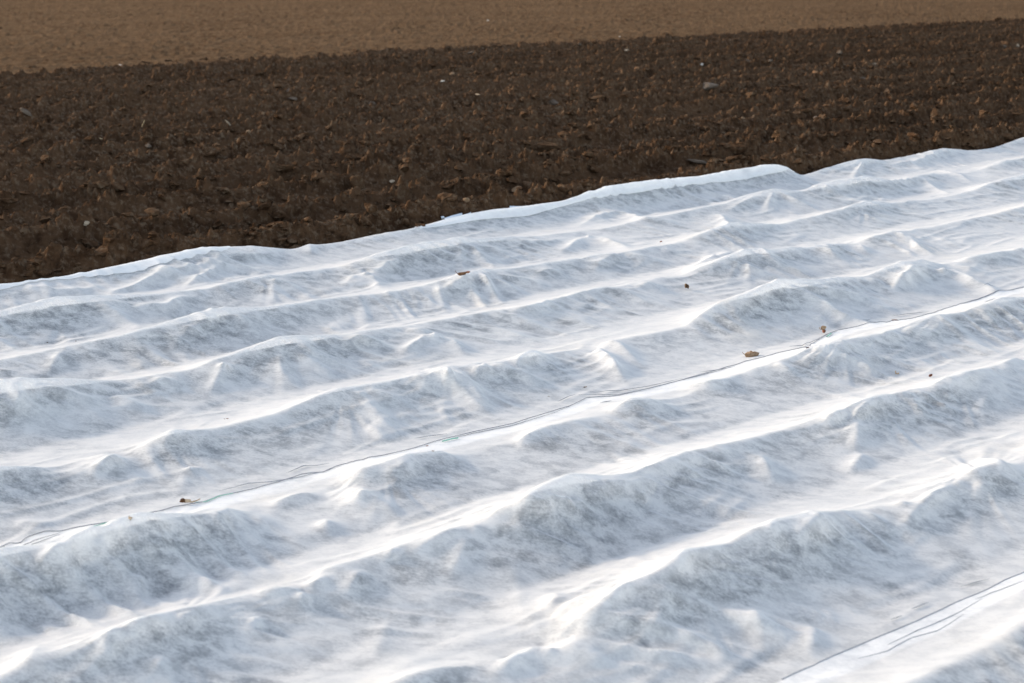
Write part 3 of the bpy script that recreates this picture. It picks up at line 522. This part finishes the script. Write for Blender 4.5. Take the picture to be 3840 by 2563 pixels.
# ------------------------------------------------------------------ crumbs of earth: uncountable, one object
def ico(sub):
    import bmesh
    bm = bmesh.new(); bmesh.ops.create_icosphere(bm, subdivisions=sub, radius=1); bm.verts.ensure_lookup_table()
    v = np.array([x.co[:] for x in bm.verts]); f = np.array([[q.index for q in p.verts] for p in bm.faces]); bm.free(); return v, f
I1, F1 = ico(2)
I0, F0_ = ico(1); I3, F3 = ico(4)
def noise3(p, s):
    return (perlin(p[:, 0] + s, p[:, 1] * .9 + p[:, 2] * .3, 3) + perlin(p[:, 1] + 5 + s, p[:, 2] - p[:, 0] * .3, 7) + perlin(p[:, 2] - s, p[:, 0] * .8 + p[:, 1] * .4, 9)) / 2
def clod_shape(base, seed, rough=.35):
    p = base * (1 + rough * noise3(base * 1.4, seed * 3.1)[:, None] + rough * .6 * noise3(base * 3.6, seed * 1.7 + 40)[:, None] + rough * .4 * noise3(base * 8.3, seed * 2.3 + 11)[:, None])
    return p
N = 30000
vc = V_EDGE + .10 + (VB + .9 - V_EDGE) * RNG.random(N) ** 1.5; a, b = ulim(vc, 1.0); uc = a + (b - a) * RNG.random(N)
keep = (furrow(uc, vc)[2] + .5 * RNG.random(N) > .45) & ((vc < VB) | (RNG.random(N) < .30 + .8 * perlin(uc * .8, vc * .8, 118))); uc, vc = uc[keep], vc[keep]
sz = np.clip(.0075 * (1 - RNG.random(len(uc))) ** -.62, .0075, .060) * (1 + .4 * (vc > VB))
ne = 420; ue = RNG.uniform(1, 13, ne); ve = V_EDGE + RNG.uniform(.0, .16, ne) ** 1.0; ke = perlin(ue * 1.3, ue * 0 + 2, 121) + .5 * RNG.random(ne) > .30   # earth thrown on the hem to hold it down
uc, vc, sz = np.r_[uc, ue[ke]], np.r_[vc, ve[ke]], np.r_[sz, np.clip(.012 * (1 - RNG.random(ke.sum())) ** -.5, .012, .045)]; N = len(uc)
zc = np.where(vc < V_EDGE + .17, np.maximum(fleece_h(uc, vc), soil_at(uc, vc)), soil_at(uc, vc)); shp = []
for k in range(16):
    p = clod_shape(I1, k, .75); rg = np.random.default_rng(k)
    for _ in range(6):
        nn = rg.normal(size=3); nn /= np.linalg.norm(nn); p = p - np.maximum(p @ nn - rg.uniform(.3, .7), 0)[:, None] * nn
    shp.append(p * np.array([1.25, .9, .8]))
co = np.empty((N, len(I1), 3)); 
for i in range(N):
    th = RNG.random() * 6.28; p = shp[i % 16]; c, s_ = math.cos(th), math.sin(th); k = sz[i]
    x, y = uv2xy(uc[i], vc[i])
    co[i, :, 0] = x + k * (p[:, 0] * c - p[:, 1] * s_); co[i, :, 1] = y + k * (p[:, 0] * s_ + p[:, 1] * c); co[i, :, 2] = zc[i] + k * .02 + k * .8 * p[:, 2]
fa = (F1[None] + (np.arange(N) * len(I1))[:, None, None]).reshape(-1, 3)
tag(mesh_np('soil_crumbs', co.reshape(-1, 3), fa, M_PLOUGH, False), kind='stuff')
del co, fa

# ------------------------------------------------------------------ single clods, stones and stalks lying on the soil
M_ITEM = {
 'earth': soil_mat('clod_earth', (.028, .0150, .0082), (.064, .0375, .0215), (.115, .084, .057), 60, .012),
 'grey': plain_mat('stone_grey', (.052, .039, .029), (.094, .073, .056), 8),
 'tan': plain_mat('stone_tan', (.11, .070, .042), (.17, .115, .072), 8),
 'pale': plain_mat('stone_pale', (.17, .13, .09), (.26, .21, .155), 8),
 'white': plain_mat('chalk_white', (.34, .31, .27), (.46, .43, .38), 8),
 'orange': plain_mat('stone_rust', (.12, .060, .030), (.19, .105, .055), 8),
 'straw': plain_mat('straw', (.24, .18, .10), (.34, .27, .165), 30, .7, .2)}
def soil_spot(t, x, y):
    p = tp(t, [x, y])[0]; u, v, z, d = on_surface(np.array([p[0]]), np.array([p[1]]), soil_at, 0.0, 20)
    return float(u[0]), float(v[0]), float(soil_at(u, v)[0]), float(d[0])
def rock(name, t, x, y, wp, hp, mat, label, cat, seed, rot=0.0, sharp=.35):
    u, v, z, d = soil_spot(t, x, y); k = K * d / FPX; wd, hh = wp * k / 2, hp * k / 2
    p = clod_shape(I3, seed, sharp); rg = np.random.default_rng(seed)
    for _ in range(9 if name == 'stone' else 5):
        nn = rg.normal(size=3); nn /= np.linalg.norm(nn); ex = np.maximum(p @ nn - rg.uniform(.45, .8), 0); p = p - ex[:, None] * nn * .9
    p = p / np.abs(p).max(0)
    dep = max(min(wd, 2.2 * hh), .6 * wd)
    q = p * np.array([wd, dep * .8, hh]); c, s_ = math.cos(rot), math.sin(rot)
    q = np.stack([q[:, 0], q[:, 1], q[:, 2] + q[:, 0] * math.tan(rot)], 1)
    X, Y = uv2xy(u, v)
    o = mesh_np(name, q, F3, M_ITEM[mat], True); o.location = (X, Y, z + hh * .55)
    return tag(o, label, cat, 'clods and stones lying on the ploughed soil')
def stalk(t, pts, r, label, mat='straw', flat=.45):
    p = tp(t, pts); u, v, z, d = soil_spot(t, pts[0], pts[1]); base = np.array([*uv2xy(u, v), z + .006])
    k = d / FPX; out = [base]
    for q in p[1:]:
        dx, dy = (q - p[0]) * k; out.append(base + np.array([dx, 0, 0]) + (np.array([0, 0, -dy]) if dy < 0 else np.array([0, -dy * 2.0, .0])))
    out = np.array(out); n = 9; s = np.linspace(0, len(out) - 1, n)
    pts3 = np.stack([np.interp(s, np.arange(len(out)), out[:, i]) for i in range(3)], 1)
    o = tube('stalk', pts3 - base, r, M_ITEM[mat], None, 8, [.7, 1, 1, .8, .4]); o.location = base
    return tag(o, label, 'stalk', 'bits of straw on the ploughed soil')
ITEMS = [
 ('clod',1,990,492,90,34,'earth','dark flat clod with a pale top on the field boundary, upper left',.0),
 ('clod',1,8,200,30,30,'earth','lone dark round clod on the smooth field at the left picture edge',.0),
 ('stone',1,185,805,95,36,'grey','tilted grey slab at far left with a second flat clod below it',-.45),
 ('clod',1,300,840,70,36,'earth','flat dark clod just right of the tilted grey slab at far left',.2),
 ('stone',1,1700,932,38,44,'tan','small tan chip above the elongated clod, left half of the ploughed strip',.0),
 ('stone',1,2270,628,72,40,'grey','grey rounded stone with a shaded front in the upper middle of the ploughed strip',.0),
 ('stone',1,1970,655,46,30,'grey','small grey stone left of the rounded grey one in the upper ploughed strip',.3),
 ('clod',1,1225,955,80,34,'earth','left one of two flat clods lying side by side',.1),
 ('clod',1,1312,958,76,40,'earth','right one of two flat clods lying side by side',-.25),
 ('clod',1,1545,888,150,46,'earth','wide flat clod with a short grey stick above it',.0),
 ('clod',1,2045,955,180,56,'earth','long clod rising to the right, near the centre left of the ploughed strip',.3),
 ('clod',1,1945,1175,150,70,'earth','broad smooth-faced clod right of the middle of the left third of the soil',.0),
 ('clod',1,700,1312,120,60,'earth','left half of a broken flat clod near the left of the soil',.0),
 ('clod',1,805,1298,110,70,'earth','right half of a broken flat clod near the left of the soil',-.2),
 ('stone',1,92,1458,190,34,'grey','long pale grey slab at the left picture edge',-.05),
 ('clod',1,640,1405,210,66,'earth','long rough clod with a shaded front, lower left of the soil',.08),
 ('clod',1,1905,1478,150,70,'earth','brown crusty clod lit on its left shoulder, low in the soil left of centre',.1),
 ('clod',1,1055,1500,130,70,'earth','lumpy clod with yellowish crumbs, low in the left part of the soil',.0),
 ('stone',1,588,1532,50,34,'pale','small pale stone low at the left of the soil',.0),
 ('stone',1,838,1492,70,20,'tan','flat tan chip between the pale stone and the lumpy clod at lower left',.0),
 ('stone',1,820,447,34,10,'white','white fragment on the smooth field above the boundary, upper left',.0),
 ('stone',1,1015,1020,50,36,'grey','small mauve grey stone below the left one of two side-by-side flat clods',.0),
 ('stone',1,2005,708,80,24,'grey','thin flat grey stone below the small grey stone in the upper ploughed strip',-.1),
 ('stone',1,1800,785,20,28,'tan','tiny upright tan chip right of the short grey stick',.0),
 ('stone',2,1002,150,14,18,'white','white speck alone on the smooth field, top centre',.0),
 ('stone',2,1905,256,14,8,'white','tiny white speck on the smooth field right of centre, just above the boundary',.0),
 ('stone',2,885,362,56,16,'grey','flat grey slab at the boundary above the centre of the picture',.15),
 ('clod',2,175,420,80,40,'earth','dark shaded clod just below the boundary, left of centre',.0),
 ('clod',2,430,412,60,38,'earth','dark pointed clod just below the boundary, slightly left of centre',.0),
 ('stone',2,1630,320,28,18,'grey','left one of two small grey stones at the boundary, right of centre',.0),
 ('stone',2,1718,310,42,22,'grey','right one of two small grey stones at the boundary, right of centre',.2),
 ('stone',2,1945,350,56,14,'pale','flat whitish chip below the boundary, right of centre',.1),
 ('stone',2,1658,495,100,34,'grey','dark grey slab sloping down to the right with rust chips beside it',-.2),
 ('stone',2,1765,490,28,34,'orange','rust chip touching the right end of the dark sloping slab',.0),
 ('stone',2,1473,488,18,28,'orange','small upright rust chip left of the dark sloping slab',.0),
 ('stone',2,1915,492,20,38,'orange','narrow upright rust chip, second right of the dark sloping slab',.0),
 ('stone',2,2020,490,38,32,'orange','rounded rust chip, furthest right in the row beside the dark slab',.0),
 ('stone',2,762,546,50,28,'tan','pinkish round stone in the upper middle of the ploughed strip',.0),
 ('stone',2,692,566,30,12,'white','white sliver left of and below the pinkish round stone',.0),
 ('stone',2,1455,695,86,50,'grey','domed grey stone in the centre of the ploughed strip',.0),
 ('clod',2,1750,690,140,46,'earth','flat greyish clod right of the domed grey stone',.1),
 ('clod',2,845,718,80,46,'earth','brown clod below two pale straw bits',.0),
 ('stone',2,205,712,60,40,'grey','grey stone with a bright left corner, left of centre in the ploughed strip',.0),
 ('stone',2,1200,1305,76,56,'tan','smooth rounded brown stone above the fleece edge, centre right',.0),
 ('stone',2,1560,1345,34,52,'orange','upright rust-coloured stone leaning against the fleece edge',.0),
 ('stone',2,853,1402,52,42,'tan','small tan stone above the two torn white scraps',.0),
 ('clod',2,110,1290,110,130,'earth','tall pointed clod lit on its top, left of the picture centre',.0),
 ('stone',2,345,1262,46,22,'pale','pale broken chip right of the tall pointed clod',.2),
 ('clod',2,1690,1112,90,60,'earth','greyish rough clod halfway between the fleece roll and the soil centre',.0),
 ('clod',2,940,1455,110,50,'earth','reddish clod against the fleece edge between two torn white scraps',.0),
 ('clod',2,435,1535,90,66,'earth','brown lit clod touching the fleece edge left of the torn scraps',.0),
 ('clod',2,150,1540,130,80,'earth','big domed clod left of the fleece edge below the picture centre',.0),
 ('clod',2,1530,1200,130,44,'earth','flat-topped clod above the upright rust stone',.0),
 ('clod',2,1370,1020,330,70,'earth','long rough ridge of joined clods in the centre of the soil',.03),
 ('stone',3,325,280,54,16,'pale','flat pale stone just below the boundary, right half',.0),
 ('stone',3,205,352,50,24,'grey','grey stone with a dark underside, upper right half of the soil',.0),
 ('stone',3,690,410,34,24,'orange','left-hand bright rust chip beside a flat dark slab, upper right',.0),
 ('stone',3,595,440,40,20,'grey','small light grey stone below left of the bright rust chip, upper right',.1),
 ('stone',3,130,467,28,20,'white','small white stone in the upper right half of the soil',.0),
 ('stone',3,355,470,36,30,'tan','small tan stone between the white stone and the light grey one',.2),
 ('stone',3,902,536,44,22,'orange','triangular pale rust stone in the right half of the soil',.0),
 ('stone',3,1230,548,50,24,'grey','oval grey pebble right of the triangular rust stone',.0),
 ('stone',3,1315,435,50,20,'pale','pale flat stone above the oval grey pebble',.1),
 ('stone',3,1072,388,36,36,'grey','domed dark grey stone in the upper right of the soil',.0),
 ('stone',3,1275,375,24,18,'orange','small rust chip right of the domed dark grey stone',.0),
 ('stone',3,1842,325,22,20,'orange','tiny rust chip high in the soil towards the right edge',.0),
 ('stone',3,2200,332,34,26,'grey','round grey pebble high in the soil near the right edge',.0),
 ('stone',3,2290,320,26,24,'pale','pale chip right of the round grey pebble near the right edge',.0),
 ('stone',3,2322,405,30,36,'orange','rust stone cut by the right picture edge',.0),
 ('stone',3,1848,592,54,20,'tan','flat tan stone in the right part of the soil',.25),
 ('stone',3,1388,632,46,30,'orange','dull reddish stone tilted up to the right, right part of the soil',.5),
 ('stone',3,170,625,150,54,'grey','large smooth grey slab in the centre right of the soil',.15),
 ('stone',3,955,825,130,24,'grey','thin flat grey slab casting a dark shadow, right half of the soil',-.03),
 ('clod',3,1410,808,70,54,'earth','upright clod with a lit point, right half of the soil',.4),
 ('stone',3,408,832,44,46,'tan','small brown stone left of the thin flat slab',.0),
 ('clod',3,95,845,76,50,'earth','smooth brown clod at the left of a small brown stone',-.2),
 ('clod',3,380,1050,150,80,'earth','big broad clod above the end of the fleece roll',.0),
 ('stone',3,105,1115,160,30,'grey','flat board-like grey slab just above the fleece roll',-.12),
 ('clod',3,665,970,120,70,'earth','low greyish clod right of and above the big broad clod',.0),
 ('clod',3,1143,978,70,56,'earth','crumbly tan clod low in the right half of the soil',.0),
 ('clod',3,1750,985,80,66,'earth','upright crumbly clod on the fleece edge at right',.0),
 ('clod',3,2225,950,120,60,'earth','orange brown clod behind the fleece at the right picture edge',.1),
 ('clod',3,1745,835,150,110,'earth','large clod with a deep black shadow, right part of the soil',-.2),
 ('clod',3,2150,156,66,22,'earth','dark flat clod on the boundary, upper right',.0),
 ('clod',3,1290,950,90,50,'earth','rounded clod right of the crumbly tan clod',.0),
 ('stone',3,440,428,70,26,'grey','dull grey slab left of the light grey stone, upper right',-.2),
]
for i, (nm, t, x, y, a_, b_, m_, lab, rt) in enumerate(ITEMS):
    rock(nm, t, x, y, a_, b_, m_, lab, nm, i + 1, math.atan(rt) if rt else 0, .48 if nm == 'clod' else .26)
stalk(1, [622,826, 660,832, 712,826], .008, 'pale flat straw lying level in the left of the soil')
stalk(1, [972,892, 985,868, 994,846], .006, 'upright straw stub in the left of the soil')
stalk(1, [640,950, 680,944, 716,962], .010, 'pale curved husk below the upright straw stub')
stalk(1, [928,738, 960,746], .006, 'short pale straw right of the grey clods, upper left of the soil')
stalk(1, [1576,862, 1560,842, 1540,824], .009, 'short grey stick leaning over the wide flat clod', 'pale')
stalk(1, [1550,678, 1590,672, 1632,674], .009, 'pale broken stem lying level in the upper left of the soil')
stalk(2, [842,662, 856,674], .007, 'left one of two pale straw bits above a brown clod', 'pale')
stalk(2, [918,668, 935,678, 950,686], .007, 'right one of two pale straw bits above a brown clod', 'pale')
stalk(2, [828,1182, 812,1162, 802,1148], .008, 'stubby mauve stick standing in the soil left of centre', 'pale')

# torn scraps of cover pressed into the soil at the fleece edge
def scrap(t, pts, label, lift=.012):
    p = tp(t, pts); n = len(p)
    u, v, z, d = on_surface(p[:, 0], p[:, 1], soil_at, 0.0, 20); x, y = uv2xy(u, v)
    c = np.array([x.mean(), y.mean(), z.mean()]); ring = np.stack([x, y, z + lift], 1) - c
    rings = [ring * f + np.array([0, 0, .006 * math.sin(f * 7)]) for f in (1, .66, .33)]
    co = np.concatenate(rings + [np.array([[0, 0, lift]])]); fs = []
    for k in range(2):
        for i in range(n): fs.append((k * n + i, k * n + (i + 1) % n, (k + 1) * n + (i + 1) % n)); fs.append((k * n + i, (k + 1) * n + (i + 1) % n, (k + 1) * n + i))
    for i in range(n): fs.append((2 * n + i, 2 * n + (i + 1) % n, 3 * n))
    o = mesh_np('cover_scrap', co, fs, M_SCRAP, True); o.location = c
    sm = o.modifiers.new('s', 'SOLIDIFY'); sm.thickness = .004
    return tag(o, label, 'scrap')
M_SCRAP = plain_mat('film_white', (.62, .68, .74), (.78, .82, .86), 30, .5, .2)
scrap(2, [700,1512, 760,1490, 826,1474, 828,1488, 862,1478, 886,1468, 880,1490, 820,1510, 740,1530], 'torn pale blue white scrap half buried at the fleece edge, left of the reddish clod')
scrap(2, [1150,1426, 1200,1427, 1252,1427, 1220,1442, 1152,1444], 'smaller torn white scrap at the fleece edge, right of the reddish clod')
scrap(2, [680,1496, 700,1494, 706,1500, 684,1502], 'tiny white sliver in the soil just left of the torn scrap', .01)

# ------------------------------------------------------------------ dry leaves and bits on the fleece
def leaf_mats(a, b, k): return plain_mat('dry_leaf_' + k, a, b, 60, .75, .25)
L_TAN = leaf_mats((.24, .15, .085), (.36, .25, .16), 'tan'); L_BRN = leaf_mats((.10, .05, .028), (.20, .11, .06), 'brown')
L_RED = leaf_mats((.20, .08, .045), (.32, .16, .10), 'red'); L_DK = leaf_mats((.05, .03, .022), (.12, .07, .045), 'dark'); L_PALE = leaf_mats((.40, .29, .19), (.52, .41, .29), 'pale')
def blade(name, L, W, curl, cup, mat, seed, parent=None, serr=.06, twist=0.0, wave=.06):
    n, m = 34, 17; s = np.linspace(0, 1, n)[:, None]; q = np.linspace(-1, 1, m)[None, :]
    wd = W / 2 * np.sin(math.pi * np.clip(s, 0, 1) ** .85) ** .75 * (1 + serr * np.abs(np.sin(s * 34 + q * 0)) * np.abs(q))
    ang = curl * (s - .5)
    x = L * (s - .5) * np.sinc(ang / math.pi * .5) + 0 * q
    z0 = L * (1 - np.cos(ang)) / (abs(curl) + .3) * np.sign(curl)
    a = cup * np.abs(q) + twist * (s - .5) * np.sign(q) + .25 * perlin(s * 4 + seed, q * 2, 5)
    y = wd * q * np.cos(a * .8) ; z = z0 + wd * np.abs(q) * np.sin(a) + wave * W * perlin(s * 7 + seed, q * 3, 9) - .02 * W * np.exp(-(q / .08) ** 2) + .012 * W * np.sin(s * 40 + np.abs(q) * 9)
    o = mesh_np(name, np.stack([x, y + 0 * s, z], -1).reshape(-1, 3), grid_faces(n, m), mat, True, parent)
    sm = o.modifiers.new('s', 'SOLIDIFY'); sm.thickness = .0012
    return o
def spot(px, py):
    u, v, z, d = on_surface(np.array([float(px)]), np.array([float(py)]), fleece_h); x, y = uv2xy(u, v)
    return Vector((float(x[0]), float(y[0]), float(z[0]))), float(d[0])
def leaf(px, py, lpx, wpx, label, mat, rotz=0, tilt=0, curl=1.2, cup=.7, seed=1, stem=True, lift=.012, roll=0, twist=0.0, lobes=None, stem_mat=None, serr=.06):
    p, d = spot(px, py); k = d / FPX
    e = bpy.data.objects.new('dry_leaf', None); link(e); e.location = p + Vector((0, 0, lift)); e.rotation_euler = (roll, tilt, rotz); e.empty_display_size = .02
    tag(e, label, 'leaf')
    L, W = lpx * k, wpx * k
    blade('blade', L, W, curl, cup, mat, seed, e, serr, twist)
    if lobes:
        for (dx, dy, dz, f, rz, ro, mm) in lobes:
            b2 = blade('blade', L * f, W * f, curl, cup + .3, mm, seed + 9, e, serr); b2.location = (dx * L, dy * L, dz * L); b2.rotation_euler = (ro, 0, rz)
    if stem:
        z = L * (1 - math.cos(curl / 2)) / (abs(curl) + .3) * (1 if curl > 0 else -1)
        tube('stem', [(-L * .47, 0, z), (-L * .56, .004, z + .002), (-L * .64, .004, z + .010), (-L * .68, .002, z + .018)], .0016, stem_mat or mat, e, 6, [1, 1, .8, .9])
    return e
leaf(2820, 1338, 56, 44, 'largest tan leaf, oval and cupped with a curled stem, lying just above the seam', L_TAN, rotz=R(8), tilt=R(-4), curl=-.9, cup=-.9, seed=2, lift=.016, roll=R(38))
leaf(3088, 1252, 26, 26, 'curled leaf of two lobes, pale above and rust below, beside the seam at right', L_PALE, rotz=R(20), tilt=R(-20), curl=1.9, cup=1.2, seed=5, stem=True, lift=.022, roll=R(20),
     lobes=[(-.30, -.12, -.22, .9, R(60), R(50), L_RED)])
leaf(3356, 1206, 25, 15, 'small slender tan leaf lying on the seam near the right edge', L_TAN, rotz=R(-4), curl=-.7, cup=-.8, seed=8, stem=False, lift=.008, roll=R(25))
leaf(1733, 1031, 36, 22, 'dark brown rolled leaf tucked behind a crest below the sharpest fleece peak', L_BRN, rotz=R(3), tilt=R(-8), curl=-.5, cup=-1.2, seed=11, lift=.012, roll=R(20),
     lobes=[(.62, .0, .0, .45, R(-10), R(20), L_RED)])
leaf(2572, 1086, 20, 26, 'crumpled golden tan leaf standing on a fleece slope in the middle right', L_TAN, rotz=R(60), tilt=R(-35), curl=1.5, cup=1.1, seed=14, stem=False, lift=.016, roll=R(35),
     lobes=[(.05, -.4, .1, .8, R(40), R(-40), L_BRN)])
lf = leaf(688, 1899, 26, 30, 'dark brown curled leaf with a long pale stalk, beside the green thread', L_BRN, rotz=R(10), tilt=R(0), curl=1.1, cup=1.4, seed=17, stem=False, lift=.013, roll=R(0))
p0, d0 = spot(688, 1899); k0 = d0 / FPX
tube('stem', [(.006, -.002, .006), (.022, 0, .004), (30 * k0, .004, -.002), (50 * k0, .010, .0), (62 * k0, .014, .004)], .006, L_PALE, lf, 8, [1.2, .9, .5, .35, .3])
leaf(2194, 1459, 15, 7, 'tiny dark leaf scrap lying between a fleece fold and the seam, centre', L_DK, rotz=R(25), curl=.8, cup=.8, seed=20, stem=False, lift=.006, lobes=[(.2, .0, .1, .6, R(10), 0, L_PALE)])
leaf(3490, 1418, 15, 13, 'small upright rust leaf scrap on bare white fleece at right', L_RED, rotz=R(35), tilt=R(-30), curl=1.2, cup=.9, seed=23, stem=True, lift=.010, roll=R(30))
leaf(2479, 913, 10, 8, 'tiny rust leaf scrap on the crest line in the upper middle of the fleece', L_RED, rotz=R(10), tilt=R(-20), curl=.8, cup=.9, seed=26, stem=False, lift=.008, roll=R(25))
leaf(1602, 1678, 10, 5, 'tiny reddish flake on the seam line in the lower middle', L_RED, rotz=R(30), curl=.6, cup=.6, seed=29, stem=False, lift=.005)
leaf(1624, 1699, 9, 6, 'small brown hooked flake just below the seam in the lower middle', L_BRN, rotz=R(-10), curl=1.4, cup=.6, seed=31, stem=False, lift=.006)
leaf(853, 1576, 9, 5, 'pair-like reddish speck on white fleece left of centre', L_RED, rotz=R(15), curl=.6, cup=.6, seed=33, stem=False, lift=.005, lobes=[(-1.2, 0, 0, .6, 0, 0, L_RED)])
leaf(178, 1289, 6, 6, 'left one of two dark specks on the shaded fleece slope at far left', L_DK, curl=.6, cup=.6, seed=35, stem=False, lift=.004)
leaf(285, 1284, 5, 5, 'right one of two dark specks on the shaded fleece slope at far left', L_DK, curl=.6, cup=.6, seed=36, stem=False, lift=.004)
leaf(2058, 1491, 7, 4, 'tiny yellow tan flake above the seam in the centre', L_TAN, curl=.5, cup=.5, seed=37, stem=False, lift=.004)
# curled twig
p, d = spot(3364, 1406); k = d / FPX
tw = tube('twig', np.array([(-7, 0, 12), (-6, 0, 6), (-4, 0, 2), (0, 0, 0), (4, 0, 1), (7, 0, 4)]) * k + np.array([0, 0, .004]), .0034, L_PALE, None, 6, [.5, .7, 1, 1.2, 1, .9])
tw.location = p; tag(tw, 'small hooked twig on white fleece left of the rust scrap', 'twig')
p, d = spot(486, 1948); k = d / FPX
st = tube('twig', np.array([(9, 0, 0), (4, 0, 3), (0, 0, 7), (-1, 0, 12), (-2, 0, 18)]) * k * .8, .006, L_PALE, None, 8, [1.0, 1.1, .8, .3, .15])
st.location = p; tag(st, 'pale stub with a thin upright tip resting on the green thread', 'twig')
p, d = spot(3027, 1309)
tw = tube('twig', [(-.006, 0, .004), (0, 0, .005), (.008, .002, .007)], .003, L_DK, None, 6, [.6, 1, .6]); tw.location = p
tag(tw, 'tiny dark splinter on the seam between the largest leaf and the two-lobed one', 'twig')
